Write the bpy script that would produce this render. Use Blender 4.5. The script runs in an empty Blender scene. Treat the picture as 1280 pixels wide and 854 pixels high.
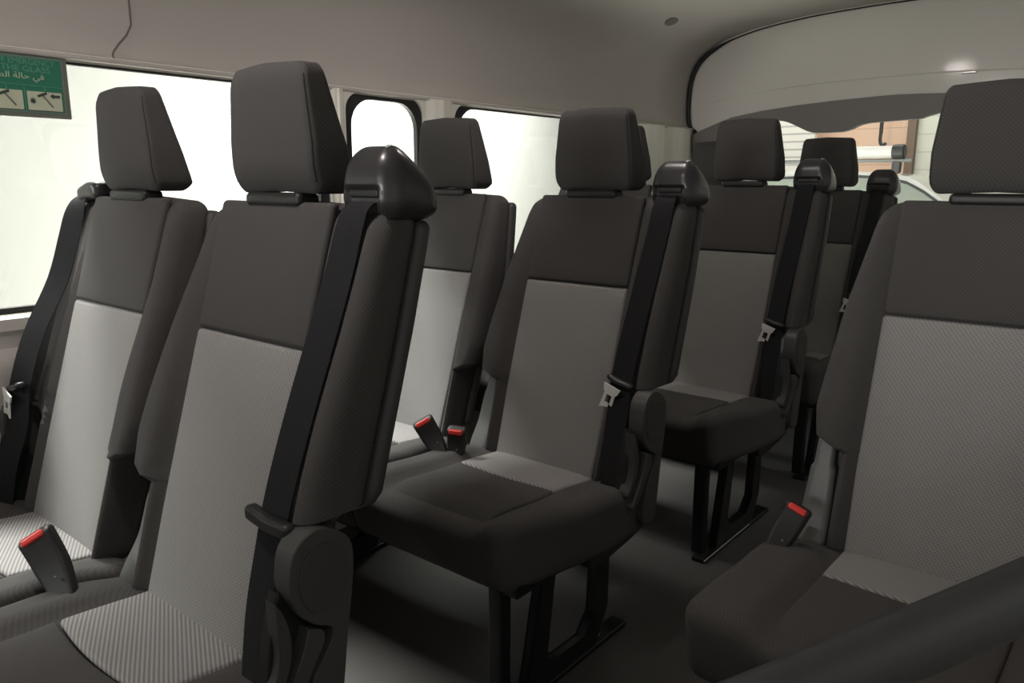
import bpy, bmesh, math
from mathutils import Vector, Matrix
from math import sin, cos, tan, pi, radians, atan2, sqrt

scene = bpy.context.scene
COL = scene.collection
CZ = 0.99            # camera height above the van floor

# ------------------------------------------------------------------ materials
def lin(c):
    return tuple(((v/255)/12.92 if v/255 <= .04045 else ((v/255+.055)/1.055)**2.4) for v in c)

def mat(name, col, rough=.6, spec=.5, metal=0., coat=0.):
    m = bpy.data.materials.new(name); m.use_nodes = True
    b = m.node_tree.nodes['Principled BSDF']
    b.inputs['Base Color'].default_value = (*col, 1)
    b.inputs['Roughness'].default_value = rough
    b.inputs['Specular IOR Level'].default_value = spec
    b.inputs['Metallic'].default_value = metal
    b.inputs['Coat Weight'].default_value = coat
    return m

def node(m, t, **kw):
    n = m.node_tree.nodes.new(t)
    for k, v in kw.items(): setattr(n, k, v)
    return n

def math_node(m, op, a, b=None):
    n = node(m, 'ShaderNodeMath', operation=op)
    for i, v in enumerate((a, b)):
        if v is None: continue
        if isinstance(v, (int, float)): n.inputs[i].default_value = v
        else: m.node_tree.links.new(v, n.inputs[i])
    return n.outputs[0]

def grain(m, scale=220, strength=.15, dist=.0006):
    """fine moulded grain of plastics"""
    L = m.node_tree.links
    tc = node(m, 'ShaderNodeTexCoord'); ns = node(m, 'ShaderNodeTexNoise')
    ns.inputs['Scale'].default_value = scale; ns.inputs['Detail'].default_value = 2
    L.new(tc.outputs['Object'], ns.inputs['Vector'])
    bp = node(m, 'ShaderNodeBump'); bp.inputs['Strength'].default_value = strength; bp.inputs['Distance'].default_value = dist
    L.new(ns.outputs['Fac'], bp.inputs['Height'])
    L.new(bp.outputs['Normal'], m.node_tree.nodes['Principled BSDF'].inputs['Normal'])
    return m

def fabric(name, dark, light, dir1, dir2, p1, p2, bump, cross=.5, rough=.92, sheen=.03):
    """woven cloth: two crossing sets of ribs, in the part's own coordinates"""
    m = mat(name, light, rough, .15)
    L = m.node_tree.links; b = m.node_tree.nodes['Principled BSDF']
    b.inputs['Sheen Weight'].default_value = sheen; b.inputs['Sheen Roughness'].default_value = .5
    tc = node(m, 'ShaderNodeTexCoord'); 
    def rib(d, p):
        dt = node(m, 'ShaderNodeVectorMath', operation='DOT_PRODUCT')
        L.new(tc.outputs['Object'], dt.inputs[0]); dt.inputs[1].default_value = d
        s = math_node(m, 'SINE', math_node(m, 'MULTIPLY', dt.outputs['Value'], 2*pi/p))
        return math_node(m, 'ADD', math_node(m, 'MULTIPLY', s, .5), .5)
    a, c = rib(dir1, p1), rib(dir2, p2)
    mix = math_node(m, 'ADD', math_node(m, 'MULTIPLY', a, 1-cross), math_node(m, 'MULTIPLY', c, cross))
    ns = node(m, 'ShaderNodeTexNoise'); ns.inputs['Scale'].default_value = 500; L.new(tc.outputs['Object'], ns.inputs['Vector'])
    h = math_node(m, 'ADD', math_node(m, 'MULTIPLY', mix, .85), math_node(m, 'MULTIPLY', ns.outputs['Fac'], .15))
    cr = node(m, 'ShaderNodeMix', data_type='RGBA'); L.new(h, cr.inputs['Factor'])
    cr.inputs['A'].default_value = (*dark, 1); cr.inputs['B'].default_value = (*light, 1)
    L.new(cr.outputs['Result'], b.inputs['Base Color'])
    bp = node(m, 'ShaderNodeBump'); bp.inputs['Strength'].default_value = bump; bp.inputs['Distance'].default_value = .001
    L.new(h, bp.inputs['Height']); L.new(bp.outputs['Normal'], b.inputs['Normal'])
    return m

M = {}
M['dark'] = fabric('charcoal woven seat fabric', (.054,.051,.0495), (.080,.076,.073), (.6,.5,.6), (.6,.5,-.6), .0040, .0036, .22, .4)
M['panel'] = fabric('light grey woven panel fabric', (.195,.19,.184), (.315,.306,.298), (.75,0,.65), (.6,0,-.8), .0052, .0044, .35, .45)
M['rib'] = fabric('light grey ribbed cushion fabric', (.15,.145,.141), (.36,.35,.342), (.45,.89,0), (.9,-.43,0), .0056, .003, .5, .10)
M['black_plastic'] = grain(mat('black grained plastic', (.018,.018,.019), .42, .5))
M['gloss_plastic'] = grain(mat('charcoal satin plastic', (.030,.029,.030), .3, .5), 300, .08)
M['grey_plastic'] = grain(mat('dark grey moulded plastic', (.055,.055,.053), .48, .45))
M['shell'] = grain(mat('charcoal seat shell plastic', (.05,.05,.049), .5, .4))
M['bracket'] = mat('grey painted bracket', (.13,.135,.13), .42, .5)
M['belt'] = fabric('black belt webbing', (.014,.014,.015), (.026,.026,.028), (0,0,1), (1,0,0), .002, .003, .3, .5)
M['rail'] = grain(mat('dark soft grip plastic', (.022,.022,.022), .62, .25))
M['frame'] = mat('black painted steel', (.008,.008,.009), .32, .5)
M['chrome'] = mat('bright steel', (.75,.75,.73), .3, .5, 1.)
M['tongue'] = mat('zinc plated latch', (.86,.86,.83), .4, .5, .15)
M['red'] = mat('red release button', (.72,.045,.035), .4, .5)
M['sticker'] = mat('pale grey label', (.42,.42,.43), .5)
M['seam'] = mat('grey headliner joint', (.16,.15,.14), .8)  # plain grey of the joint itself

def noise_mat(name, c1, c2, scale, rough, bump=0., spec=.3, det=3, dist=.002):
    m = mat(name, c1, rough, spec); L = m.node_tree.links; b = m.node_tree.nodes['Principled BSDF']
    tc = node(m, 'ShaderNodeTexCoord'); ns = node(m, 'ShaderNodeTexNoise')
    ns.inputs['Scale'].default_value = scale; ns.inputs['Detail'].default_value = det
    L.new(tc.outputs['Object'], ns.inputs['Vector'])
    cr = node(m, 'ShaderNodeMix', data_type='RGBA'); L.new(ns.outputs['Fac'], cr.inputs['Factor'])
    cr.inputs['A'].default_value = (*c1, 1); cr.inputs['B'].default_value = (*c2, 1)
    L.new(cr.outputs['Result'], b.inputs['Base Color'])
    if bump:
        bp = node(m, 'ShaderNodeBump'); bp.inputs['Strength'].default_value = bump; bp.inputs['Distance'].default_value = dist
        L.new(ns.outputs['Fac'], bp.inputs['Height']); L.new(bp.outputs['Normal'], b.inputs['Normal'])
    return m
M['liner'] = noise_mat('grey beige moulded headliner', (.50,.475,.445), (.53,.505,.475), 300, .8, .15, .2, 2, .0005)
M['cream'] = noise_mat('cream painted trim', (.76,.745,.67), (.79,.775,.70), 60, .45)
M['body'] = mat('gloss light grey body paint', (.72,.70,.645), .09, .5)
M['lower'] = noise_mat('grey beige lower side trim', (.52,.49,.46), (.55,.52,.49), 200, .6)
M['band'] = noise_mat('taupe tailgate trim', (.20,.185,.17), (.22,.205,.19), 300, .7, .1, .3, 2, .0005)
M['tg_low'] = noise_mat('charcoal tailgate shade', (.035,.034,.033), (.05,.048,.046), 250, .85)  # dark colour stands in for shade low on the tailgate
M['vinyl'] = noise_mat('dark grey vinyl floor', (.060,.056,.053), (.082,.077,.073), 90, .5, .1, .4)
M['rubber'] = mat('black rubber', (.012,.012,.012), .5)
M['garage_cream'] = noise_mat('cream workshop wall', (.18,.183,.17), (.20,.204,.189), 1.2, .9)
M['concrete'] = noise_mat('workshop concrete', (.62,.61,.58), (.68,.67,.64), 3, .8)
M['white_paint'] = mat('white car paint', (.46,.47,.44), .15, .5, 0, .4)
M['white_pvc'] = mat('white tube', (.6,.6,.56), .35)
M['car_dark'] = mat('dark car trim', (.03,.03,.03), .5)
M['rust'] = noise_mat('brown steel post', (.16,.12,.09), (.22,.16,.12), 20, .7)
M['tyre'] = mat('tyre rubber', (.02,.02,.02), .8)

def glass(name, tint, gl=.06):
    m = bpy.data.materials.new(name); m.use_nodes = True
    nt = m.node_tree; nt.nodes.clear()
    o = nt.nodes.new('ShaderNodeOutputMaterial'); mx = nt.nodes.new('ShaderNodeMixShader')
    t = nt.nodes.new('ShaderNodeBsdfTransparent'); g = nt.nodes.new('ShaderNodeBsdfGlossy')
    lw0 = nt.nodes.new('ShaderNodeLayerWeight'); lw0.inputs[0].default_value = .5
    pw = nt.nodes.new('ShaderNodeMath'); pw.operation = 'POWER'; nt.links.new(lw0.outputs['Facing'], pw.inputs[0]); pw.inputs[1].default_value = 5
    lw = nt.nodes.new('ShaderNodeMath'); lw.operation = 'MULTIPLY_ADD'; nt.links.new(pw.outputs[0], lw.inputs[0]); lw.inputs[1].default_value = .66; lw.inputs[2].default_value = .03
    t.inputs['Color'].default_value = (*tint, 1); g.inputs['Roughness'].default_value = .02
    nt.links.new(lw.outputs[0], mx.inputs[0]); nt.links.new(t.outputs[0], mx.inputs[1]); nt.links.new(g.outputs[0], mx.inputs[2])
    nt.links.new(mx.outputs[0], o.inputs['Surface'])
    return m
M['glass'] = glass('clear window glass', (.97,.98,.965))
M['car_glass'] = glass('car window glass', (.80,.86,.82))

def panels(name, c1, c2, axis, period, depth=.15):
    """cladding with joints every period metres"""
    m = mat(name, c1, .7, .3); L = m.node_tree.links; b = m.node_tree.nodes['Principled BSDF']
    tc = node(m, 'ShaderNodeTexCoord'); sp = node(m, 'ShaderNodeSeparateXYZ'); L.new(tc.outputs['Object'], sp.inputs[0])
    fr = math_node(m, 'FRACT', math_node(m, 'DIVIDE', sp.outputs[axis], period))
    ln = math_node(m, 'LESS_THAN', fr, depth)
    ns = node(m, 'ShaderNodeTexNoise'); ns.inputs['Scale'].default_value = 1.5; L.new(tc.outputs['Object'], ns.inputs['Vector'])
    f = math_node(m, 'ADD', math_node(m, 'MULTIPLY', ln, .75), math_node(m, 'MULTIPLY', ns.outputs['Fac'], .25))
    cr = node(m, 'ShaderNodeMix', data_type='RGBA'); L.new(f, cr.inputs['Factor'])
    cr.inputs['A'].default_value = (*c1, 1); cr.inputs['B'].default_value = (*c2, 1)
    L.new(cr.outputs['Result'], b.inputs['Base Color'])
    bp = node(m, 'ShaderNodeBump'); bp.invert = True; bp.inputs['Strength'].default_value = .5; bp.inputs['Distance'].default_value = .01
    L.new(ln, bp.inputs['Height']); L.new(bp.outputs['Normal'], b.inputs['Normal'])
    return m
M['salmon'] = panels('salmon sandwich panels', (.78,.56,.42), (.56,.38,.29), 'Z', .2, .05)
M['corrug'] = panels('pale green corrugated cladding', (.70,.71,.62), (.50,.51,.44), 'Z', .19, .06)
M['shutter'] = panels('white roller shutter', (.84,.82,.76), (.42,.40,.38), 'Z', .085, .22)

# ------------------------------------------------------------------ mesh tools
def obj(name, bm, m, parent=None, smooth=35):
    me = bpy.data.meshes.new(name); bmesh.ops.recalc_face_normals(bm, faces=bm.faces[:])
    bm.to_mesh(me); bm.free()
    for mm in (m if isinstance(m, (list, tuple)) else [m]): me.materials.append(mm)
    if smooth:
        for p in me.polygons: p.use_smooth = True
        me.set_sharp_from_angle(angle=radians(smooth))
    o = bpy.data.objects.new(name, me); COL.objects.link(o)
    if parent is not None: o.parent = parent
    return o

def tag(o, label=None, cat=None, group=None, kind=None):
    for k, v in (('label', label), ('category', cat), ('group', group), ('kind', kind)):
        if v: o[k] = v
    return o

def empty(name, loc=(0,0,0)):
    o = bpy.data.objects.new(name, None); COL.objects.link(o); o.location = loc; o.empty_display_size = .05
    return o

def copy_tree(o, parent=None):
    c = o.copy(); COL.objects.link(c); c.parent = parent
    for ch in KIDS.get(o.name, []): copy_tree(ch, c)
    return c
KIDS = {}

def rmap(p, h, r):
    q = [max(-(h[i]-r[i]), min(h[i]-r[i], p[i])) for i in range(3)]
    d = [(p[i]-q[i])/r[i] for i in range(3)]
    n = sqrt(sum(v*v for v in d)) or 1
    k = max(abs(v) for v in d)
    if k < 1e-9: return Vector(p)
    # only normalise points on the box surface
    return Vector([q[i]+d[i]/n*r[i] for i in range(3)])

def rbox(size, r, n=(4,4,4), deform=None, seg=4, center=(0,0,0), bm=None, rot=None):
    """box with rounded edges; deform(Vector)->Vector is applied in local metres"""
    if bm is None: bm = bmesh.new()
    h = [s/2 for s in size]
    if isinstance(r, (int, float)): r = (r, r, r)
    r = [min(r[i], h[i]*.999) for i in range(3)]
    ax = []
    for i in range(3):
        inner = h[i]-r[i]
        mids = [-inner + 2*inner*k/n[i] for k in range(n[i]+1)]
        mg = [r[i]*tan(radians(45*k/seg)) for k in range(1, seg+1)]
        ax.append([-inner-v for v in reversed(mg)] + mids + [inner+v for v in mg])
    V = {}
    c = Vector(center)
    def vert(p):
        k = tuple(round(v, 6) for v in p)
        if k not in V:
            q = rmap(p, h, r)
            if deform: q = Vector(deform(q))
            if rot is not None: q = rot @ q
            V[k] = bm.verts.new(q + c)
        return V[k]
    for a in range(3):
        b, d = (a+1) % 3, (a+2) % 3
        for s in (-1, 1):
            A, B = ax[b], ax[d]
            for i in range(len(A)-1):
                for j in range(len(B)-1):
                    quad = []
                    for (x, y) in ((A[i],B[j]),(A[i+1],B[j]),(A[i+1],B[j+1]),(A[i],B[j+1])):
                        p = [0,0,0]; p[a] = s*h[a]; p[b] = x; p[d] = y; quad.append(vert(p))
                    if len(set(quad)) < 3: continue
                    try: bm.faces.new(quad if s > 0 else quad[::-1])
                    except ValueError: pass
    return bm

def tube(pts, rad, n=12, bm=None, cap=True, closed=False):
    if bm is None: bm = bmesh.new()
    pts = [Vector(p) for p in pts]; rings = []
    up = None
    N = len(pts)
    for i, p in enumerate(pts):
        t = (pts[(i+1) % N if closed else min(i+1, N-1)] - pts[(i-1) % N if closed else max(i-1, 0)]).normalized()
        if up is None: up = t.orthogonal().normalized()
        up = (up - t*up.dot(t)).normalized(); s = t.cross(up)
        rr = rad[i] if isinstance(rad, (list, tuple)) else rad
        rings.append([bm.verts.new(p + (up*cos(2*pi*k/n) + s*sin(2*pi*k/n))*rr) for k in range(n)])
    for i in range(N if closed else N-1):
        a, b = rings[i], rings[(i+1) % N]
        for k in range(n): bm.faces.new((a[k], a[(k+1)%n], b[(k+1)%n], b[k]))
    if cap and not closed:
        bm.faces.new(rings[0][::-1]); bm.faces.new(rings[-1])
    return bm

def smooth_path(pts, sub=6):
    P = [Vector(p) for p in pts]; P = [P[0]*2-P[1]] + P + [P[-1]*2-P[-2]]; out = []
    for i in range(1, len(P)-2):
        for k in range(sub):
            t = k/sub; a, b, c, d = P[i-1:i+3]
            out.append(.5*((2*b)+(c-a)*t+(2*a-5*b+4*c-d)*t*t+(3*b-a-3*c+d)*t**3))
    out.append(P[-2]); return out

def ribbon(pts, width, side, th=.0018, bm=None):
    """flat strap along pts; side(i, f) gives the width direction"""
    if bm is None: bm = bmesh.new()
    pts = [Vector(p) for p in pts]; N = len(pts); rings = []
    for i, p in enumerate(pts):
        t = (pts[min(i+1, N-1)]-pts[max(i-1, 0)]).normalized()
        s = Vector(side(i/(N-1))); s = (s - t*s.dot(t)).normalized(); nrm = t.cross(s)
        w = width/2
        ring = []
        for (a, b) in ((-1,-1),(-.5,-1.25),(0,-1.3),(.5,-1.25),(1,-1),(1,1),(0,1),(-1,1)):
            ring.append(bm.verts.new(p + s*a*w + nrm*b*th/2))
        rings.append(ring)
    for i in range(N-1):
        a, b = rings[i], rings[i+1]; n = len(a)
        for k in range(n): bm.faces.new((a[k], a[(k+1)%n], b[(k+1)%n], b[k]))
    bm.faces.new(rings[0][::-1]); bm.faces.new(rings[-1])
    return bm

def grow(loop, k=.006):
    cx = sum(p[0] for p in loop)/len(loop); cy = sum(p[1] for p in loop)/len(loop)
    sx = max(abs(p[0]-cx) for p in loop); sy = max(abs(p[1]-cy) for p in loop)
    return [(cx+(p[0]-cx)*(1+k/sx), cy+(p[1]-cy)*(1+k/sy)) for p in loop]

def plate(outer, holes, to3, th, bevel=0):
    """flat plate from a 2-D outline with holes. to3(a, b, depth)->xyz"""
    bm = bmesh.new(); es = []
    for loop in [outer]+list(holes):
        vs = [bm.verts.new((a, b, 0)) for a, b in loop]
        for i in range(len(vs)): es.append(bm.edges.new((vs[i], vs[(i+1) % len(vs)])))
    bmesh.ops.triangle_fill(bm, use_beauty=True, use_dissolve=False, edges=es)
    if holes:
        def inside(p, L):
            c = False; n = len(L)
            for i in range(n):
                (x1,y1),(x2,y2) = L[i], L[i-1]
                if (y1 > p[1]) != (y2 > p[1]) and p[0] < (x2-x1)*(p[1]-y1)/(y2-y1)+x1: c = not c
            return c
        bad = [f for f in bm.faces if any(inside(f.calc_center_median(), hl) for hl in holes)]
        bmesh.ops.delete(bm, geom=bad, context='FACES_ONLY')
    ex = bmesh.ops.extrude_face_region(bm, geom=bm.faces[:])
    for v in [g for g in ex['geom'] if isinstance(g, bmesh.types.BMVert)]: v.co.z = th
    for v in bm.verts: v.co = Vector(to3(v.co.x, v.co.y, v.co.z))
    return bm

def rrect(x0, y0, x1, y1, r, n=6):
    out = []
    for cx, cy, a in ((x1-r,y1-r,0),(x0+r,y1-r,90),(x0+r,y0+r,180),(x1-r,y0+r,270)):
        for k in range(n+1):
            t = radians(a+90*k/n); out.append((cx+r*cos(t), cy+r*sin(t)))
    return out

def interp(t, pts):
    if t <= pts[0][0]: return pts[0][1]
    for (a, b), (c, d) in zip(pts, pts[1:]):
        if t <= c:
            k = (t-a)/(c-a); return b+(d-b)*k
    return pts[-1][1]
def ss(a, b, t):
    t = max(0, min(1, (t-a)/(b-a))); return t*t*(3-2*t)

# ------------------------------------------------------------------ the seat
def F(z):                       # plane of the backrest front
    return .298*(z-.765) - .02*ss(.62, .42, z)*0 

def w_in(z):   # half width towards the neighbouring seat
    return interp(z, [(.34,.164),(.530,.166),(.553,.214),(.60,.222),(.78,.204),(.92,.180),(.95,.172),(.972,.156)])
def w_out(z):  # half width on the belt side
    return interp(z, [(.34,.165),(.535,.170),(.575,.250),(.80,.250),(.92,.246),(.972,.238)])

def front_shape(x, z):
    """how far the cover stands forward of the centre plane (negative y = forward)"""
    k = ss(.97, .60, z)
    b = -(.006+.032*k)*ss(.128, .172, abs(x))
    if x > 0:
        b += (.004+.020*k)*ss(.150, .165, x)*ss(.222, .208, x)
        b -= .006*ss(.205, .225, x)
    return b*ss(.985, .93, z)

def build_back(parent, s, keep):
    """s = +1: belt retractor on the right (+x)"""
    H = .62; zc = .345+H/2; T = .062; hw = .22
    def df(p):
        z = p.z+zc; x = p.x/hw*(w_out(z) if p.x > 0 else w_in(z))
        k = (T/2-p.y)/T
        y = F(z)+.008+(p.y+T/2)+k*front_shape(x, z)
        return (s*x, y, z-.010*abs(x)/.2*ss(.9,.97,z))
    b = obj('backrest', rbox((2*hw, T, H), (.022,.022,.026), (44,3,50), df), M['dark'], parent)
    # centre pads: charcoal above, light grey below
    def pad(name, z0, z1, wd, m, parent, puff=.002):
        def dp(p):
            z = p.z+(z0+z1)/2; u = abs(p.x)/(wd/2); v = abs(p.z)/((z1-z0)/2)
            x = p.x*interp(z, [(.36,.97),(.5,1.0),(.76,1.0),(.95,1.0)])
            y = F(z)+.0065+p.y-puff*(1-u**8)*(1-v**10)
            return (s*x, y, z)
        return obj(name, rbox((wd, .014, z1-z0), (.006,.0065,.006), (16,1,26), dp), m, parent)
    up = pad('upper_panel', .768, .962, .278, M['dark'], b)
    lo = pad('light_panel', .352, .765, .278, M['panel'], b)
    tag(lo, 'light grey woven centre panel')
    # moulded rear shell
    def ds(p):
        z = p.z+.66; x = p.x/.22*((w_out(z) if p.x > 0 else w_in(z))+.004)
        return (s*x, F(z)+.062+(p.y+.014), z)
    sh = obj('back_shell', rbox((.44, .028, .56), (.012,.012,.012), (20,2,36), ds), M['shell'], parent)
    KIDS[b.name] = [up, lo]; keep += [b, sh]

def build_headrest(parent, s, keep):
    W, D, H = .206, .080, .178; zc = .973+H/2
    def dh(p):
        t = (p.z+H/2)/H                       # 0 bottom .. 1 top
        k = (p.y+D/2)/D                       # 0 front .. 1 back
        front = .046 + .008*(1-t)*0 + .008*(p.x/(W/2))**2 + .008*ss(.25,0,t) + .004*ss(.85,1,t)
        back = interp(t, [(0,.126),(.08,.134),(.5,.112),(1,.088)])
        x = p.x*interp(t, [(0,.94),(.12,1.0),(.4,1.0),(1,.87)])*(1+.03*k)
        return (s*x, front+(back-front)*k, zc+p.z+.004*(1-abs(p.x)/(W/2)))
    h = obj('headrest', rbox((W, D, H), (.013,.014,.018), (14,6,14), dh), M['dark'], parent)
    ks = []
    for x in (-.045, .045):
        ks.append(obj('post', tube([(x,.075,.94),(x,.078,1.0)], .0065, 14), M['gloss_plastic'], h))
    ks.append(obj('post_collar', rbox((.135,.040,.020), .008, (8,2,2), lambda p: (p.x, p.y+.072, p.z+.965)), M['rubber'], h))
    for sd in (-1, 1):
        sp = [dh(rmap((sd*W/2, -D/2, z), (W/2, D/2, H/2), (.013,.014,.018))) for z in [(-H/2+.016)+(H-.032)*i/12 for i in range(13)]]
        ks.append(obj('seam', tube(sp, .0011, 6), M['rubber'], h))
    KIDS[h.name] = ks; keep.append(h)

def build_guide(parent, s, keep):
    """moulded belt outlet on the shoulder of the backrest"""
    size = (.108, .100, .098); r = (.030,.030,.034); c = Vector((.201,.106,.988))
    def dg(p):
        k = (p.y+.050)/.100; t = (p.z+.049)/.098
        x = p.x*interp(t, [(0,1.04),(.5,1.0),(1,.84)])
        z = p.z - .052*max(0, k-.25)**1.6/.6*t
        y = p.y*interp(t, [(0,1.06),(.6,1),(1,.9)]) + .006*(t-.5)
        # recess in the front face around the belt slot
        y += .012*ss(.040,.032,abs(p.x+.006))*ss(.50,.40,t)*ss(.35,.0,k)
        return Vector((s*(c.x+x), c.y+y, c.z+z))
    g = obj('belt_guide', rbox(size, r, (20,8,14), dg, 6), M['gloss_plastic'], parent)
    slot = obj('slot', rbox((.058,.012,.013), .004, (4,2,2), lambda p: (s*(c.x-.006+p.x), c.y-.037+p.y, c.z-.012+p.z)), M['rubber'], g)
    h = [v/2 for v in size]
    rows = []
    bm = bmesh.new()
    for i in range(13):
        y = -.034+.046*i/12
        row = []
        for x in (.024,.026,.028,.030,.032):
            wv = x if 0 < i < 12 else (.026+(x-.024)*.5)
            q = rmap((wv, y, h[2]), h, r); q2 = dg(q*1.03)
            row.append(bm.verts.new(q2))
        rows.append(row)
    for a, b in zip(rows, rows[1:]):
        for k in range(4): bm.faces.new((a[k],a[k+1],b[k+1],b[k]))
    ex = bmesh.ops.extrude_face_region(bm, geom=bm.faces[:])
    for v in [q for q in ex['geom'] if isinstance(q, bmesh.types.BMVert)]: v.co.z -= .001
    bmesh.ops.remove_doubles(bm, verts=bm.verts[:], dist=1e-5)
    st = obj('label_strip', bm, M['sticker'], g); tag(st, 'pale grey strip on the shoulder housing')
    KIDS[g.name] = [slot, st]; keep.append(g)

def build_small_guide(parent, s, keep):
    g = obj('belt_guide', rbox((.085,.05,.034), (.014,.014,.012), (6,4,4), lambda p: (s*(.170+p.x), .075+p.y, .972+p.z-.25*max(0,p.x))), M['gloss_plastic'], parent)
    keep.append(g)

def latch_plate(parent, pos, s, rotz, mats=None):
    """wire-like latch blade with a square window"""
    outer = [(-.014,0),(.014,0),(.012,-.010),(.009,-.014),(.010,-.040),(.004,-.036),(-.002,-.038),(-.010,-.042),(-.009,-.014),(-.012,-.010)]
    hole = [(-.0045,-.016),(.0045,-.016),(.0045,-.030),(-.0045,-.030)]
    bm = plate(outer, [hole], lambda a, b, d: (a*1.45, d, b*1.30), .003)
    R = Matrix.Rotation(rotz, 3, 'Y')
    for v in bm.verts: v.co = R @ v.co + Vector(pos)
    return obj('latch_plate', bm, M['tongue'], parent)

def build_belt(parent, s, keep, kind='mid', bulge=0.):
    """kind: where the tongue sits"""
    def y(z, x): return F(z)+front_shape(x, z)-.004
    path = [(.195,.074,.966),(.194,.054,.958),(.194,F(.935)-.010,.935),(.193,y(.88,.193)-.004,.88),(.190,y(.80,.19)-.006,.80),
            (.186,y(.70,.186)-.010-bulge,.70),(.184,y(.60,.184)-.014-bulge,.60),(.190,y(.52,.19)-.018,.52),(.197,y(.45,.197)-.020,.45),(.203,-.150,.36)]
    P = [Vector((s*(p[0]+bulge*.3*ss(.95,.6,p[2])), p[1], p[2])) for p in smooth_path(path, 5)]
    b = obj('seat_belt', ribbon(P, .046, (lambda f: (1, .25*sin(pi*f), 0)) if s > 0 else (lambda f: (1-.35*ss(.05,.3,f), .38*ss(.05,.3,f), 0))), M['belt'], parent)
    zt = {'low': .566, 'mid': .582, 'left': .60}[kind]
    pt = min(P, key=lambda q: abs(q.z-zt))
    ks = []
    tilt = -.28*s
    def dt(p):
        q = Vector((p.x, p.y-.006, p.z + .10*abs(p.x)))
        q = Matrix.Rotation(tilt*-1 if kind != 'low' else .06, 3, 'Y') @ q
        return q+pt
    ks.append(obj('tongue', rbox((.092 if kind == 'low' else .064, .020, .020 if kind == 'low' else .013), (.009,.008,.0062), (10,2,2), dt), M['black_plastic'], b))
    if kind != 'low':
        ks.append(latch_plate(b, pt+Vector((-.010, -.021, -.007)), s, .32))
    else:
        ks.append(obj('belt_stop', rbox((.009,.004,.009), .0019, (2,1,2), None, 4, pt+Vector((.004,-.006,-.026))), M['bracket'], b))
    # doubled lower strap to the anchor
    KIDS[b.name] = ks; keep.append(b)

def build_cushion(parent, s, keep, outer=.245, inner=.226):
    y0, y1, z0, z1 = -.505, -.075, .255, .375
    hw = .24; D = y1-y0; H = z1-z0
    def dc(p):
        k = (p.y+D/2)/D; t = (p.z+H/2)/H
        x = p.x/hw*((outer-.045*ss(.75,.0,k)) if p.x > 0 else inner)
        rise = .016*ss(.135, .165, abs(x))*ss(1.0,.7,k) + .010*ss(.55,.15,k) - .014*ss(.55,1.,k)
        z = z0+H/2+p.z + t*rise
        y = (y0+y1)/2+p.y - .012*t*ss(.2,0,k)*(1-abs(x)/.3) + .03*(1-t)*ss(.3,0,k)
        return (s*x, y, z - .004*t*ss(.14,.12,abs(x)))
    c = obj('seat_cushion', rbox((2*hw, D, H), (.030,.040,.030), (34,30,4), dc, 5), M['dark'], parent)
    def pad(name, ya, yb, wa, wb, m, lift):
        L = yb-ya
        def dp(p):
            k = (p.y+L/2)/L; yy = ya+L*k
            kk = (yy-y0)/D
            u = abs(p.x)/.14
            x = p.x/.14*(wa+(wb-wa)*k)
            rise = .010*ss(.55,.15,kk) - .014*ss(.55,1.,kk)
            edge = ss(.25,0,kk)
            z = z1+rise-.004+p.z + lift*(1-u**6) - .030*edge**2
            bow = -.012*(1-u*u)*(1-k) if name == 'light_panel' else -.012*(1-u*u)*k
            return (s*x, yy+bow, z)
        return obj(name, rbox((.28, L, .014), (.006,.006,.0065), (16,14,1), dp), m, c)
    lp = pad('light_panel', -.246, -.092, .132, .138, M['rib'], .004); tag(lp, 'light grey ribbed panel')
    fp = pad('front_panel', -.480, -.249, .130, .133, M['dark'], .004)
    KIDS[c.name] = [lp, fp]; keep.append(c)

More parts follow.
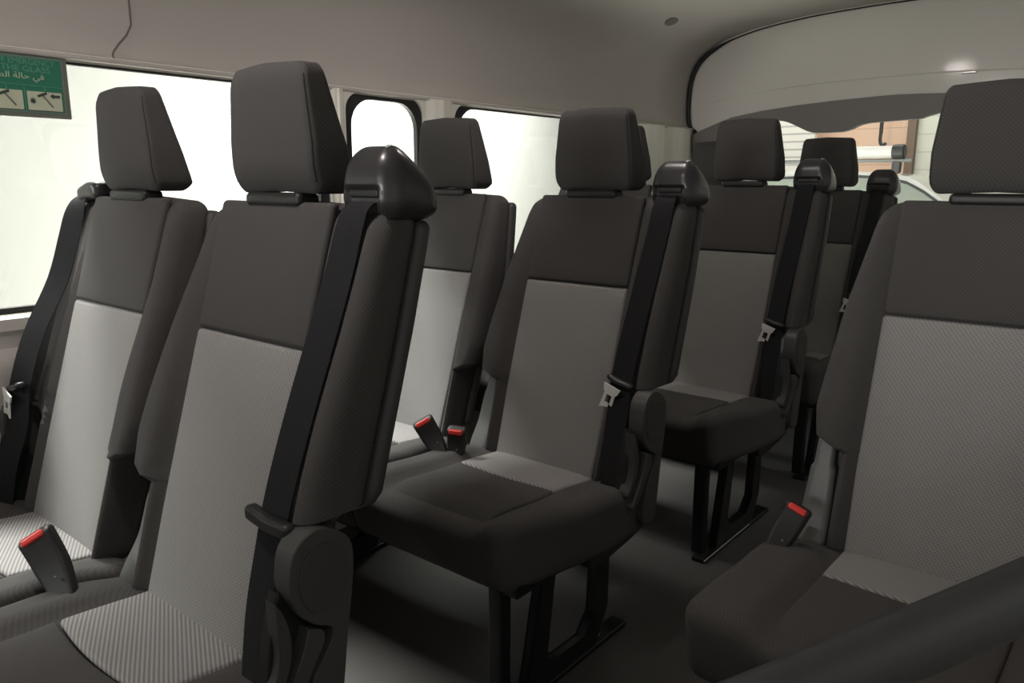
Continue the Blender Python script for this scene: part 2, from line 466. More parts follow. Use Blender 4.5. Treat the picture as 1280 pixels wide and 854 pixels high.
def build_side(parent, s, keep):
    """aisle side of the seat: recliner cover, lever and lower shield"""
    def part(name, out, x0, th, m, par, bev=.003, sub=3):
        P2 = smooth_path([Vector((a, b, 0)) for a, b in out+[out[0]]], sub)[:-1]
        bm = plate([(p.x, p.y) for p in P2], [], lambda a, b, d: (s*(x0+d), a, b), th)
        bm.normal_update()
        es = [e for e in bm.edges if len(e.link_faces) == 2 and e.calc_face_angle(0) > 1.2]
        bmesh.ops.bevel(bm, geom=es, offset=bev, segments=3, affect='EDGES', clamp_overlap=True)
        return obj(name, bm, m, par, 50)
    rc = part('recliner_cover', [(-.124,.515),(-.119,.548),(-.104,.567),(-.081,.574),(-.054,.564),(-.032,.544),(-.027,.512),(-.033,.46),(-.040,.42),(-.050,.346),(-.062,.290),
        (-.110,.300),(-.098,.372),(-.082,.395),(-.068,.416),(-.064,.432),(-.072,.440),(-.090,.450),(-.110,.470),(-.120,.492)], .226, .034, M['grey_plastic'], parent, .005)
    cap = part('cover_cap', [(-.112,.510),(-.106,.535),(-.090,.551),(-.066,.553),(-.046,.540),(-.040,.515),(-.046,.478),(-.064,.462),(-.090,.466),(-.106,.486)], .256, .0065, M['shell'], rc, .003)
    KIDS[rc.name] = [cap]
    h = part('recliner_lever', [(-.098,.446),(-.078,.436),(-.076,.418),(-.092,.394),(-.112,.362),(-.140,.335),(-.150,.345),(-.132,.372),(-.112,.41)], .232, .026, M['grey_plastic'], parent)
    bs = part('side_bezel', [(-.139,.497),(-.126,.470),(-.120,.44),(-.122,.41),(-.136,.378),(-.152,.362),(-.160,.37),(-.146,.392),(-.138,.42),(-.138,.455)], .228, .024, M['shell'], parent, .002)
    bk = part('lever_recess', [(-.125,.50),(-.085,.455),(-.062,.44),(-.056,.40),(-.085,.35),(-.13,.30),(-.17,.33),(-.15,.38),(-.14,.44)], .215, .022, M['rubber'], parent, .002)
    k = part('side_skirt', [(-.265,.335),(-.235,.352),(-.15,.345),(-.080,.350),(-.050,.352),(-.040,.30),(-.055,.262),(-.14,.245),(-.245,.238),(-.268,.27)], .205, .026, M['black_plastic'], parent, .005)
    keep += [rc, h, bs, bk, k]

def build_bracket(parent, s, keep, x0=-.192):
    """grey hinge bracket between two backrests"""
    def db(p):
        z = p.z+.455
        return (s*(x0+p.x*interp(z,[(.36,1.15),(.45,1.0),(.49,.92),(.495,.74),(.56,.68)])+.003*ss(.45,.36,z)), F(z)+.026+p.y-.020*ss(.44,.36,z), z)
    b = obj('hinge_bracket', rbox((.048,.034,.200), (.012,.010,.014), (4,3,26), db), M['bracket'], parent)
    tag(b, 'grey metal bracket beside the backrest'); keep.append(b)

def buckle(parent, base, tip, keep, face=(0,-1,.4), wide=.046):
    base, tip = Vector(base), Vector(tip)
    ax = (tip-base).normalized(); f = Vector(face); f = (f-ax*f.dot(ax)).normalized(); sd = ax.cross(f)
    L = (tip-base).length
    R = Matrix((sd, f, ax)).transposed()
    def db(p):
        t = (p.z+L/2)/L
        q = Vector((p.x*interp(t,[(0,.62),(.5,.95),(1,1)]), p.y*interp(t,[(0,.8),(1,1)]) - .006*sin(pi*t), p.z))
        if t > .5: q.z += -.010*(p.y/.013 if p.y > 0 else 0)*((t-.5)*2)
        return R @ q + (base+tip)/2
    b = obj('buckle', rbox((wide,.028,L), (.008,.008,.007), (4,3,8), db), M['rubber'], parent)
    def dd(p): return R @ Vector((p.x, p.y+.0102, p.z + L/2 - .0130)) + (base+tip)/2
    bt = obj('release_button', rbox((wide*.70,.011,.012), (.004,.004,.004), (4,2,2), dd), M['red'], b); tag(bt, 'red button')
    ks = [bt]
    ks.append(obj('rivet', rbox((.004,.003,.004), .0014, (1,1,1), lambda p: R @ (p+Vector((.006,.0135,-L*.18))) + (base+tip)/2), M['bracket'], b))
    KIDS[b.name] = ks; keep.append(b)

def build_legs(parent, keep, xs, rail=False):
    for x in xs:
        # closed loop leg of pressed steel standing on the floor rail
        out = [(-.345,.255),(-.300,.255),(-.335,.050),(-.290,.035),(-.200,.035),(-.160,.075),(-.155,.255),(-.105,.255),(-.108,.070),(-.150,.0),(-.40,.0),(-.388,.03)]
        bm = plate(out, [], lambda a, b, d: (x-.012+d, a, b+.010), .024)
        bmesh.ops.bevel(bm, geom=[e for e in bm.edges if len(e.link_faces) == 2 and e.calc_face_angle(0) > .9], offset=.003, segments=2, affect='EDGES')
        keep.append(obj('leg', bm, M['frame'], parent))
        keep.append(obj('leg', rbox((.034,.030,.262), .005, (1,1,6), None, 3, (x-.02,-.440,.141)), M['frame'], parent))
        r = obj('floor_rail', rbox((.040,.44,.012), .003, (1,8,1), None, 3, (x,-.26,.0065)), M['frame'], parent)
        e = rail and obj('rail_edge', rbox((.003,.30,.003), .0012, (1,8,1), None, 3, (x+.021,-.34,.013)), M['chrome'], r)
        bolt = obj('bolt', rbox((.012,.012,.008), .003, (1,1,1), None, 3, (x,-.135,.016)), M['chrome'], r)
        KIDS[r.name] = [bolt, e] if e else [bolt]; keep.append(r)

def seat_pan(parent, keep, x0, x1):
    keep.append(obj('seat_pan', rbox((x1-x0,.36,.03), .006, (4,4,1), None, 3, ((x0+x1)/2,-.27,.262)), M['frame'], parent))

S = .46
LOCR = Vector((0,0,0))
def shift(objs, dx):
    for o in objs: o.location.x += dx

def make_double(tongue_r='mid', two_buckles=True, rail=False):
    root = empty('double_seat'); keep = []
    for s, dx, kind in ((1, 0, tongue_r), (-1, -S, 'left')):
        k = []
        build_cushion(root, s, k); build_back(root, s, k); build_headrest(root, s, k); (build_guide if s > 0 else build_small_guide)(root, s, k)
        build_belt(root, s, k, kind, 0 if s > 0 else .016)
        build_side(root, s, k)
        if s > 0: build_bracket(root, s, k)
        shift(k, dx); keep += k
    if two_buckles:
        buckle(root, (-.185,-.245,.375), (-.250,-.250,.455), keep, (.45,-.75,.5), .050)
        buckle(root, (-.165,-.225,.370), (-.168,-.215,.445), keep, (.35,-.75,.6), .047)
    else:
        buckle(root, (-.180,-.215,.372), (-.268,-.222,.462), keep, (.45,-.75,.62), .052)
    build_legs(root, keep, (.17, -.55), rail); seat_pan(root, keep, -.66, .2)
    KIDS[root.name] = keep
    return root

XD, XS = -1.0, -.206
s1 = make_double('low', False); s1.location = (XD, .608, 0)
tag(s1, 'double seat with charcoal headrests nearest the camera, beside the window with the green sign', 'seat', 'double van seats along the left wall')
s2 = make_double('mid', True); s2.location = (XD, 1.441, 0)
tag(s2, 'double seat directly behind the nearest one, with two red buckles on its cushion', 'seat', 'double van seats along the left wall')
s3 = make_double('mid', True, True); s3.location = (XD+.01, 2.262, 0); s3.scale = (1,1,1.024)
tag(s3, 'double seat third from the front, latch plate hanging beside a bright floor rail', 'seat', 'double van seats along the left wall')
s4 = copy_tree(s2); s4.location = (XD+.01, 3.02, 0); s4.scale = (1,1,1.006)
tag(s4, 'rearmost double seat, in front of the tailgate window', 'seat', 'double van seats along the left wall')

def make_single():
    root = empty('single_seat'); k = []
    build_cushion(root, 1, k, .270, .256); build_back(root, 1, k); build_headrest(root, 1, k); build_guide(root, 1, k)
    build_belt(root, 1, k, 'mid'); build_bracket(root, 1, k, -.196)
    buckle(root, (-.226,-.225,.368), (-.200,-.160,.448), k, (.25,-.8,.6), .046)
    build_legs(root, k, (-.15, .15)); seat_pan(root, k, -.2, .2)
    KIDS[root.name] = k
    return root
ss1 = make_single(); ss1.location = (XS, 1.441, 0)
tag(ss1, 'large single charcoal seat with grey centre panel on the right of the aisle', 'seat')

# ------------------------------------------------------------------ van shell
# cross-section of the headliner (x, z); centre line at x = -.85
XC = -.85
half = [(-1.745,.250),(-1.775,.275),(-1.785,.36),(-1.780,.46),(-1.755,.535),(-1.700,.592),(-1.60,.640),(-1.45,.675),(-1.25,.698),(-1.05,.708),(-.85,.712)]
prof = [Vector((x, 0, z)) for x, z in half]
prof = smooth_path(prof, 4)
full = [(p.x, p.z+CZ) for p in prof]
full = full + [(2*XC-x, z) for x, z in reversed(full[:-1])]
def liner_strip(y0, y1, ny, th=.02, off=0.):
    bm = bmesh.new(); rows = []
    for j in range(ny+1):
        y = y0+(y1-y0)*j/ny
        rows.append([bm.verts.new((x, y, z)) for x, z in full])
    for a, b in zip(rows, rows[1:]):
        for k in range(len(a)-1): bm.faces.new((a[k], a[k+1], b[k+1], b[k]))
    n = len(full)
    bm.verts.ensure_lookup_table()
    outer = []
    for j in range(ny+1):
        y = y0+(y1-y0)*j/ny; r = []
        for k, (x, z) in enumerate(full):
            a = full[max(k-1,0)]; b = full[min(k+1,n-1)]
            t = Vector((b[0]-a[0], b[1]-a[1])).normalized(); nx, nz = -t.y, t.x
            r.append(bm.verts.new((x+nx*th, y, z+nz*th)))
        outer.append(r)
    for a, b in zip(outer, outer[1:]):
        for k in range(n-1): bm.faces.new((a[k], b[k], b[k+1], a[k+1]))
    for A, B in ((rows[0], outer[0]), (rows[-1], outer[-1])):
        for k in range(n-1): bm.faces.new((A[k], A[k+1], B[k+1], B[k]))
    for e in (0, n-1):
        for j in range(ny): bm.faces.new((rows[j][e], rows[j+1][e], outer[j+1][e], outer[j][e]))
    return bm
ceil = obj('ceiling', liner_strip(-2.4, 3.4815, 14), M['liner'], None, 60); tag(ceil, kind='structure')
# joint in the headliner, close to the first seat row
def seam_y(z): return .855 - .055*ss(1.33, 1.245, z)
sp = [Vector((x+ (.001 if x < XC else -.001), seam_y(z), z-.0005)) for x, z in full]
tag(obj('trim_1', tube(sp, .0020, 6), M['seam']), kind='structure')
# lower lip of the headliner above the side windows (black line with a pale lip)
for n_, sx in (('trim_2', -1), ('trim_3', 1)):
    X = -1.742 if sx < 0 else .042
    tag(obj(n_, tube([(X, -1.2, .2475+CZ), (X, 3.46, .2475+CZ)], .0055, 8), M['liner']), kind='structure')

# side walls with window openings
WZ0, WZ1 = -.262+CZ, .243+CZ
wins = [(-.95, 1.345), (1.402, 1.700), (1.832, 2.93)]
def wall(name, X, dirx, holes, y0=-2.4, y1=3.475, m=None):
    outer = [(y0, .0), (y1, .0), (y1, .255+CZ), (y0, .255+CZ)]
    hl = [rrect(a, WZ0, b, WZ1, .05) for a, b in holes]
    bm = plate(outer, hl, lambda a, b, d: (X+dirx*d, a, b), .030)
    w = obj(name, bm, m or M['cream']); tag(w, kind='structure'); return w
wall('wall_left', -1.742, -1, wins)
wall('wall_right', .042, 1, [(1.30, 2.3), (2.4, 2.93)], y0=.66)
wall('door_2', .042, 1, [(-2.1, -1.0), (-.85, .60)], y0=-2.4, y1=.65)  # unseen; closed below its windows to keep light off the lower seats
obj_w = obj('wall_front', plate([(-1.80,0),(.10,0),(.10,1.72),(-1.80,1.72)], [rrect(-1.66,1.02,-.04,1.52,.08)], lambda a, b, d: (a, -2.40-d, b), .05), M['cream']); tag(obj_w, kind='structure')  # unseen front end; high sill shaped to shade the lower seats
for i, (a, b) in enumerate(wins):
    ro = rrect(a+.001, WZ0+.001, b-.001, WZ1-.001, .05)
    if i == 1: ri = rrect(a+.026, WZ0+.02, b-.022, WZ1-.014, .075)
    else: ri = rrect(a+.030, WZ0+.012, b-.03, WZ1-.009, .075)
    fr = obj('window_%d' % (i+1), plate(ro, [ri], lambda p, q, d: (-1.752-d, p, q), .016), M['rubber']); tag(fr, kind='structure')
    tag(obj('pane', plate(grow(ri), [], lambda p, q, d: (-1.758-d, p, q), .004), M['glass'], fr, 0), None)
for i, (a, b) in enumerate([(1.30, 2.3), (2.4, 2.93)]):
    ro = rrect(a+.001, WZ0+.001, b-.001, WZ1-.001, .05); ri = rrect(a+.03, WZ0+.02, b-.03, WZ1-.02, .07)
    fr = obj('window_%d' % (i+4), plate(ro, [ri], lambda p, q, d: (.052+d, p, q), .022), M['rubber']); tag(fr, kind='structure')
    obj('pane', plate(grow(ri), [], lambda p, q, d: (.062+d, p, q), .004), M['glass'], fr, 0)

# moulded lower side trim under the windows
lp = [(-1.738,.727),(-1.722,.722),(-1.716,.700),(-1.724,.690),(-1.722,.665),(-1.700,.650),(-1.694,.630),(-1.700,.60),(-1.712,.45),(-1.712,.0),(-1.741,.0)]
bm = bmesh.new(); A = [bm.verts.new((x, -1.25, z)) for x, z in lp]; B = [bm.verts.new((x, 3.40, z)) for x, z in lp]
for k in range(len(lp)): bm.faces.new((A[k], A[(k+1)%len(lp)], B[(k+1)%len(lp)], B[k]))
bm.faces.new(A); bm.faces.new(B[::-1])
tag(obj('trim_4', bm, M['lower'], None, 50), kind='structure')
# pillar covers between the windows
def pillar(n_, y0, y1, bulge, z0=.74, z1=CZ+.247, x=-1.742):
    bm = bmesh.new(); rows = []
    N = 14
    for j in range(9):
        z = z0+(z1-z0)*j/8; r = []
        for k in range(N+1):
            t = k/N
            h = bulge*(ss(0,.25,t)*ss(1,.75,t)) + .006*(ss(.35,.42,t)*ss(.62,.55,t))
            r.append(bm.verts.new((x+.0005+h, y0+(y1-y0)*t, z)))
        rows.append(r)
    for a, b in zip(rows, rows[1:]):
        for k in range(N): bm.faces.new((a[k], a[k+1], b[k+1], b[k]))
    bl = [bm.verts.new((x-.004, y0, z0)), bm.verts.new((x-.004, y1, z0)), bm.verts.new((x-.004, y1, z1)), bm.verts.new((x-.004, y0, z1))]
    bm.faces.new([rows[0][k] for k in range(N+1)]+[bl[1], bl[0]]); bm.faces.new([rows[-1][k] for k in range(N+1)]+[bl[2], bl[3]])
    bm.faces.new([rows[j][0] for j in range(9)]+[bl[3], bl[0]]); bm.faces.new([rows[j][-1] for j in range(9)]+[bl[2], bl[1]]); bm.faces.new(bl)
    tag(obj(n_, bm, M['cream'], None, 50), kind='structure')
pillar('trim_5', 1.353, 1.396, .008)
pillar('trim_6', 1.708, 1.826, .012)
pillar('trim_7', 2.945, 3.19, .030)
pillar('trim_8', 3.19, 3.455, .022)

# floor
fl = obj('floor', plate([(-1.742,-2.4),(.09,-2.4),(.09,3.475),(-1.742,3.475)], [], lambda a, b, d: (a, b, -d), .04), M['vinyl'], None, 0); tag(fl, kind='structure')

# tailgate: painted panel, window, taupe trim, rubber seal
TY = 3.482
tg_pts = [(x, z) for x, z in full if True]
hole = [(-1.52,.60),(-.18,.60),(-.12,.68),(-.12,1.20),(-.20,1.275),(-.5,1.295),(-.85,1.30),(-1.2,1.295),(-1.50,1.275),(-1.58,1.20),(-1.58,.68)]
outer = [(-1.80,-.03),(.10,-.03),(.10,1.2)] + [(XC+(x-XC)*1.035, z+.03) for x, z in reversed(full)] + [(-1.80,1.2)]
hp = [Vector((a, b, 0)) for a, b in hole]; hp = [(p.x, p.y) for p in smooth_path(hp+[hp[0]], 4)[:-1]]
tg = obj('door_1', plate(outer, [hp], lambda a, b, d: (a, TY+d, b), .05), M['body'], None, 20); tag(tg, kind='structure')
obj('pane', plate(grow(hp), [], lambda a, b, d: (a, TY+.02+d, b), .004), M['glass'], tg, 0)
top = [(-1.745,.215),(-1.70,.240),(-1.64,.262),(-1.546,.294),(-1.40,.316),(-1.256,.330),(-1.1,.340),(-.931,.347),(-.85,.349)]
top = top + [(2*XC-x, z) for x, z in reversed(top[:-1])]
low = [(-1.60,.12),(-1.56,.20),(-1.48,.262),(-1.36,.272),(-1.30,.266),(-1.249,.246),(-1.20,.222),(-1.16,.213),(-1.06,.213),(-1.02,.222),(-.983,.238),(-.93,.246),(-.773,.252),(-.745,.258),(-.71,.268),(-.64,.276),(-.4,.272),(-.22,.262),(-.14,.20),(-.10,.12)]
lowp = [(p.x, p.y) for p in smooth_path([Vector((a, b, 0)) for a, b in low], 3)]
band = top + [(.02,.12)] + lowp[::-1] + [(-1.72,.12)]
bm = plate([(x, z+CZ) for x, z in band], [], lambda a, b, d: (a, TY-.002-d, b), .035)
bmesh.ops.bevel(bm, geom=[e for e in bm.edges if len(e.link_faces) == 2 and e.calc_face_angle(0) > 1.2], offset=.006, segments=3, affect='EDGES')
obj('lower_shade_sheet', plate([(-1.68,.03),(-.02,.03),(-.02,.58),(-1.68,.58)], [], lambda a, b, d: (a, TY-.001-d, b), .02), M['tg_low'], tg, 40)  # dark sheet added so the foot of the tailgate reads as shade
obj('window_trim', bm, M['band'], tg, 40)
# pressed crease across the painted panel and a bright bar standing in for the lamp glint
cr = smooth_path([Vector((x, TY-.001, z+CZ)) for x, z in [(-1.66,.366),(-1.5,.395),(-1.262,.414),(-.939,.424),(-.66,.424),(-.4,.412),(-.15,.37)]], 4)
obj('crease', tube(cr, .003, 8), M['body'], tg)
obj('crease_glint', rbox((.050,.010,.010), .004, (4,1,1), None, 3, (-.615, TY-.006, .417+CZ)), M['chrome'], tg)
seal = smooth_path([Vector((x+(.012 if x < XC else -.012)*1, TY-.012, z-.010)) for x, z in full[::4]], 4)
seal = [Vector((-1.722, TY-.012, .70))] + seal + [Vector((.022, TY-.012, .70))]
tag(obj('trim_9', tube(seal, [.010 if (abs(p.x-XC) > .84) else (.010-.007*ss(.84,.70,abs(p.x-XC))) for p in seal], 10), M['rubber']), kind='structure')
# round clips in the headliner
def clip(x, y, loc_z, lbl):
    bm = rbox((.05,.07,.008), (.024,.034,.003), (2,2,1), None, 4)
    o = obj('ceiling_clip', bm, M['band']); o.location = (x, y, loc_z); return o
c1 = clip(-1.60, 2.95, .640+CZ-.004, ''); c1.rotation_euler = (0, radians(-26), 0)
tag(c1, 'small oval grey clip in the headliner above the rear left corner', 'clip')

# ------------------------------------------------------------------ emergency sign on the first window
sg = empty('emergency_sign', (-1.744, .606, 1.167)); tag(sg, 'green emergency sign with hammer pictograms stuck on the left window', 'sign')
def flat(name, pts, m, depth, th=.0008, parent=sg):   # (y, z) local, facing +x
    return obj(name, plate(pts, [], lambda a, b, d: (depth+d, a, b), th), m, parent, 0)
G = mat('sign green', lin((38,122,96)), .5); GW = mat('sign cream white', lin((200,205,180)), .5); GB = mat('sign grey border', lin((112,116,108)), .5)
GL = mat('sign pale green', lin((96,160,134)), .5)
yl, yr, zb, zt = -.125, .090, -.053, .068
bd = flat('border', rrect(yl, zb, yr, zt, .003), GB, 0)
gf = flat('green_field', rrect(yl+.013, zb+.014, yr-.013, zt-.010, .002), G, .001)
ln_ = obj('outline', plate(rrect(yl+.009, zb+.010, yr-.009, zt-.007, .002), [rrect(yl+.0102, zb+.0112, yr-.0102, zt-.0082, .002)], lambda a,b,d: (.0012+d,a,b), .0008), GL, sg, 0)
kids = []
for a, b in ((-.108,-.058),(-.052,.003),(.011,.074)):
    p_ = flat('picture_field', rrect(a, zb+.014, b, zb+.050, .001), GW, .002)
    cy = (a+b)/2; z0 = zb+.033
    def bar(p, q, w):
        p, q = Vector(p), Vector(q); t = (q-p).normalized(); n = Vector((-t.y, t.x))*w/2
        return [tuple(p+n), tuple(p-n), tuple(q-n), tuple(q+n)]
    k = flat('hammer', bar((cy-.004, z0+.010), (cy+.014, z0-.012), .0028), GB, .003, parent=p_)
    flat('hammer_head', bar((cy-.013, z0+.008), (cy+.004, z0+.015), .0045), G if False else mat('sign dark', lin((52,70,58)), .5), .0035, parent=p_)
    if a > 0:
        star = [((cy-.022)+(.007 if i % 2 == 0 else .003)*cos(i*pi/8), z0-.001+(.007 if i % 2 == 0 else .003)*sin(i*pi/8)) for i in range(16)]
        flat('burst', star, bpy.data.materials['sign dark'], .003, parent=p_)
        flat('arrow', [(cy+.010,z0+.010),(cy+.016,z0+.015),(cy+.016,z0+.012),(cy+.028,z0+.012),(cy+.028,z0+.007),(cy+.016,z0+.007),(cy+.016,z0+.004)], bpy.data.materials['sign dark'], .003, parent=p_)
for i, y in enumerate((-.0555, .007)):
    flat('divider', [(y-.0006, zb+.010), (y+.0006, zb+.010), (y+.0006, zb+.058), (y-.0006, zb+.058)], GL, .002)
flat('rule', [(yl+.013, zb+.0615), (yr-.013, zb+.0595), (yr-.013, zb+.0605), (yl+.013, zb+.0625)], GL, .002)
def text(s_, size, y, z, m, parent, sx=1.):
    cu = bpy.data.curves.new('lettering', 'FONT'); cu.body = s_; cu.size = size; cu.extrude = .0003
    cu.align_x = 'CENTER'; cu.align_y = 'CENTER'
    o = bpy.data.objects.new('lettering', cu); COL.objects.link(o)
    dg = bpy.context.evaluated_depsgraph_get(); me = bpy.data.meshes.new_from_object(o.evaluated_get(dg))
    bpy.data.objects.remove(o); me.materials.clear(); me.materials.append(m)
    o = bpy.data.objects.new('lettering', me); COL.objects.link(o); o.parent = parent
    o.matrix_local = Matrix.Translation((.0022, y, z)) @ Matrix(((0,0,1,0),(1,0,0,0),(0,1,0,0),(0,0,0,1))) @ Matrix.Diagonal((sx,1,1,1))
    return o
text('IN CASE OF EMERGENCY', .0155, -.015, zt-.0165, GL, sg, .95)
text('BREAK THE GLASS', .0155, -.015, zt-.030, GL, sg, 1.15)
# arabic line, built from isolated presentation forms read right to left
ar = '\uFE89\uFEAD\uFE8D\uFEEE\uFEC4\uFEDF\uFE8D \uFE94\uFEDF\uFE8E\uFEA3 \uFEF2\uFED3'
text(ar, .0150, -.012, zt-.0435, GW, sg, 1.2)
for k, y in ((1,-.085),(2,-.024),(3,.044)): text(str(k), .010, y, zb+.0555, GL, sg)

# ------------------------------------------------------------------ grab rail at the entrance
R0 = Vector((0,0,CZ))
import numpy as _n
bp = [(-.40,.16,.02),(-.36,.17,.35),(-.315,.200,.56),(-.255,.250,.640),(-.1165,.395,.7165),(-.030,.500,.7585),(.004,.548,.776),(.028,.60,.79),(.038,.635,.795)]
rail = empty('grab_rail', (0,0,0)); tag(rail, 'dark grey grab rail crossing the lower right corner in front of the single seat', 'rail')
obj('bar', tube(smooth_path(bp, 8), .0185, 24), M['rail'], rail)
obj('wall_mount', rbox((.010,.07,.07), (.004,.02,.02), (2,4,4), None, 4, (.036,.64,.795)), M['black_plastic'], rail)
obj('floor_mount', rbox((.07,.07,.012), (.02,.02,.004), (4,4,2), None, 4, (-.40,.16,.0065)), M['black_plastic'], rail)

# ------------------------------------------------------------------ workshop outside
GZ = -.62
def slab(name, x0, y0, z0, x1, y1, z1, m, lbl=None, cat=None, kind=None):
    bm = bmesh.new(); bmesh.ops.create_cube(bm, size=1)
    for v in bm.verts: v.co = Vector(((x0+x1)/2+v.co.x*(x1-x0), (y0+y1)/2+v.co.y*(y1-y0), (z0+z1)/2+v.co.z*(z1-z0)))
    o = obj(name, bm, m, None, 0)
    return tag(o, lbl, cat, None, kind)
slab('workshop_floor', -5, -5, GZ-.1, 5, 12.2, GZ, M['concrete'], kind='structure')
slab('wall_west', -4.9, -5, GZ, -4.8, 8.99, 4.2, M['garage_cream'], kind='structure')
slab('wall_north', -6.0, 9.6, GZ, -2.215, 9.7, 4.2, M['salmon'], kind='structure')
slab('wall_northeast', -2.13, 9.6, GZ, 5, 9.7, 4.2, M['corrug'], kind='structure')
slab('wall_post', -2.214, 9.50, GZ, -2.131, 9.70, 4.2, M['rust'], kind='structure')
slab('roller_shutter', -6.0, 9.0, GZ, -3.04, 9.08, 2.4, M['shutter'], 'white slatted roller shutter seen left through the tailgate window', 'shutter')
hk = empty('ceiling_hook', (-2.43, 9.3, 1.4)); tag(hk, 'dark hook on a rod hanging in front of the salmon wall', 'hook')
obj('rod', tube([(0,0,2.8),(0,0,.13)], .02, 8), M['car_dark'], hk)
obj('hook', tube(smooth_path([(0,0,.15),(0,0,.05),(.03,0,.0),(.06,0,.03)], 5), .018, 8), M['car_dark'], hk)

# white car with roof rack, side on, nose to the right
car = empty('white_car', (0, 6.5, GZ)); tag(car, 'white car with a roof rack parked outside behind the tailgate', 'car')
def cz(z): return z+CZ-GZ
W = 1.6
prof_c = [(-3.56,.35),(-3.62,.75),(-3.56,1.0),(-3.5,cz(-.22)),(-3.36,cz(.03)),(-3.1,cz(.075)),(-2.6,cz(.105)),(-1.95,cz(.100)),(-1.68,cz(.082)),(-1.50,cz(.055)),(-1.36,cz(-.030)),(-1.14,cz(-.18)),(-.95,cz(-.28)),(-.2,cz(-.38)),(-.02,1.0),(.02,.75),(-.02,.35)]
pr = [(p.x, p.y) for p in smooth_path([Vector((a,b,0)) for a,b in prof_c], 3)]
def side_z(z): return ss(cz(-.3), cz(.1), z)*.12
bm = plate(pr, [], lambda a, b, d: (a, (side_z(b) if d < W/2 else W-side_z(b)), b), W)
obj('body', bm, M['white_paint'], car, 30)
side = [(-4.5,cz(-.28)),(-4.15,cz(-.03)),(-3.0,cz(.010)),(-1.95,cz(.012)),(-1.60,cz(-.005)),(-1.36,cz(-.09)),(-1.12,cz(-.28))]
def win(a0, a1, up=0.):
    P_ = [(x, z) for x, z in [(a0, cz(-.28)), (a1, cz(-.28))]]
    def topz(x): return interp(x, [(-4.5,cz(-.28)),(-4.15,cz(-.03)),(-3.0,cz(.02)),(-1.95,cz(.052)),(-1.66,cz(.036)),(-1.50,cz(-.000)),(-1.36,cz(-.075)),(-1.10,cz(-.26)),(-1.05,cz(-.28))])+up
    xs = [a1-(a1-a0)*k/8 for k in range(9)]
    return P_ + [(x, topz(x)) for x in xs if topz(x) > cz(-.279)]
for a0, a1 in ((-3.2,-2.3),(-2.24,-1.66),(-1.62,-1.12)):
    f = obj('window_frame', plate(win(a0-.03, a1+.03, .022), [], lambda a, b, d: (a, side_z(b)-.004-d, b), .006), M['car_dark'], car, 0)
    obj('pane', plate(win(a0, a1), [], lambda a, b, d: (a, side_z(b)-.012-d, b), .003), mat('pale reflecting car window', (.23,.26,.22), .08, .5), f, 0)
for x in (-3.05, -.72):
    bm = rbox((.66,.22,.66), (.10,.02,.10), (6,2,6)); bm.free()
    bm = tube([(x,.02,.33),(x,.24,.33)], .33, 32)
    wh = obj('wheel', bm, M['tyre'], car, 30)
    obj('hub_cap', tube([(x,.005,.33),(x,.03,.33)], .2, 24), M['chrome'], wh)
for k, x in enumerate((-1.60, -3.0)):
    obj('rack_foot', rbox((.07,.05,.11), .015, (2,2,3), lambda p: (x+p.x*(1-2.5*abs(p.z)), .15+p.y, cz(.135)+p.z)), M['car_dark'], car)
obj('rack_bar', rbox((1.6,.05,.028), .01, (4,1,1), None, 3, (-2.29,.15,cz(.180))), M['bracket'], car)
tb = empty('roof_tube', (-1.60, 6.62, CZ+.245)); tag(tb, 'fat white tube with a black end cap lying on the car roof rack', 'tube')
obj('pipe', tube([(-.62,0,0),(.0,0,0)], .046, 28), M['white_pvc'], tb, 40)
obj('end_cap', tube([(-.03,0,0),(-.01,0,0),(.05,0,0),(.06,0,0)], [.052,.056,.056,.045], 28), M['rubber'], tb, 40)

# ------------------------------------------------------------------ light
def area(name, loc, target, size, power, col=(1,1,1), sy=None):
    l = bpy.data.lights.new(name, 'AREA'); l.energy = power; l.color = col
    l.shape = 'RECTANGLE'; l.size = sy or size; l.size_y = size
    o = bpy.data.objects.new(name, l); COL.objects.link(o); o.location = loc
    o.rotation_euler = (Vector(target)-Vector(loc)).to_track_quat('-Z', 'Y').to_euler(); return o
WARM = (1.,.96,.88)
area('unseen_workshop_light', (-3.0, .95, 2.9), (-2.2, .95, 0), .5, 270, (1.,.99,.97), 1.3)
area('unseen_workshop_light', (-3.1, 4.7, 2.7), (-4.8, 4.2, .9), .5, 330, (1.,.99,.97), 2.6).data.spread = radians(120)  # added out of view to brighten only the wall outside the rear windows
area('unseen_workshop_light', (-3.2, 3.3, 2.9), (-3.2, 3.3, 0), .5, 520, (1.,.99,.97), 3.4).data.spread = radians(88)  # added downlight; its bounce off the ground lifts the rear headliner
area('unseen_workshop_light', (-3.2, -3.2, 2.9), (-3.0, -3.0, 0), .5, 390, (1.,.99,.97), 2.6)  # added towards the front for ground bounce and the window-side panels
area('added_front_light', (-1.6, -7.0, 1.45), (-1.3, 0, 1.30), 1.1, 330, (1.,.98,.96), 3.4)  # invented source ahead of the van, lights the upper front seats
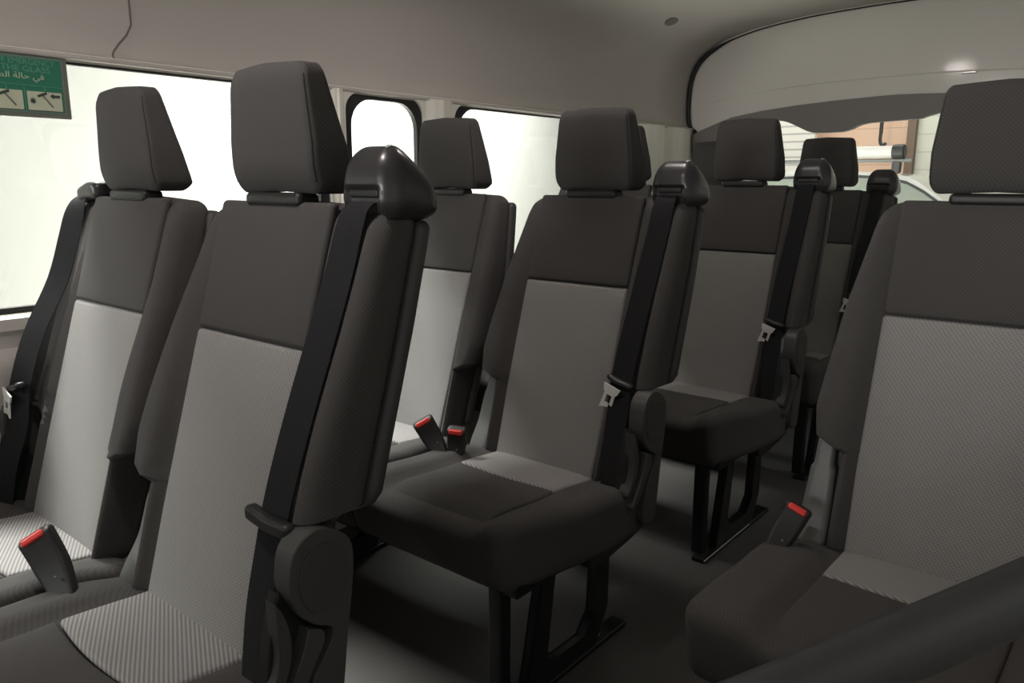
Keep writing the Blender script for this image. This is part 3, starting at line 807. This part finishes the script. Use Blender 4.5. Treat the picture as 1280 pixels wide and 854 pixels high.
area('unseen_workshop_light', (2.4, .6, 3.4), (1.8, .6, 0), 1.2, 50, (1.,.97,.95), 3.4)  # added on the right so the ground there bounces light inside
area('unseen_workshop_light', (-2.6, 7.8, 3.8), (-2.2, 9.6, .8), 1.5, 62, (1.,.96,.9), 1.5)  # added behind the van to light the back wall
area('unseen_workshop_light', (-1.5, 5.2, 3.6), (-1.8, 7.2, .4), 1.5, 25, (1.,.98,.94), 1.5)  # extra unseen light added for the parked car
for n_, (dx, dy) in enumerate(((-.98, .40), (-1.02, 1.52))):
    d = empty('dome_lamp', (dx, dy, 1.688)); tag(d, 'pale dome lamp on the ceiling above the %s seats' % ('front' if n_ == 0 else 'middle'), 'lamp')
    obj('housing', rbox((.13,.24,.016), (.03,.03,.007), (2,4,1)), M['cream'], d)
    area('dome_light', (dx, dy, 1.676), (dx, dy, 0), .05, (3.9 if n_ == 0 else 2.8), (1.,.90,.86), .12)
w = bpy.data.worlds.new('World'); scene.world = w; w.use_nodes = True
bg = w.node_tree.nodes['Background']; bg.inputs[0].default_value = (1.,.985,.95,1); bg.inputs[1].default_value = .5

# ------------------------------------------------------------------ camera
yaw, pitch, roll = .6877, .20283, .00338
fwd = Vector((-sin(yaw)*cos(pitch), cos(yaw)*cos(pitch), -sin(pitch)))
rt = Vector((cos(yaw), sin(yaw), 0)); up = rt.cross(fwd)
X = rt*cos(roll)+up*sin(roll); Y = -rt*sin(roll)+up*cos(roll)
cam = bpy.data.cameras.new('Camera'); co = bpy.data.objects.new('Camera', cam); COL.objects.link(co)
Mx = Matrix((X, Y, -fwd)).transposed().to_4x4(); Mx.translation = (0, 0, CZ); co.matrix_world = Mx
cam.sensor_width = 36; cam.lens = 965/1280*36; cam.clip_start = .02
scene.camera = co

vs = scene.view_settings
vs.view_transform = 'Standard'; vs.look = 'None'; vs.gamma = 1; vs.exposure = 0; vs.use_curve_mapping = False
scene.cycles.use_denoising = True
scene.cycles.max_bounces = 10; scene.cycles.diffuse_bounces = 6; scene.cycles.glossy_bounces = 4; scene.cycles.transparent_max_bounces = 12
scene.cycles.sample_clamp_indirect = 6
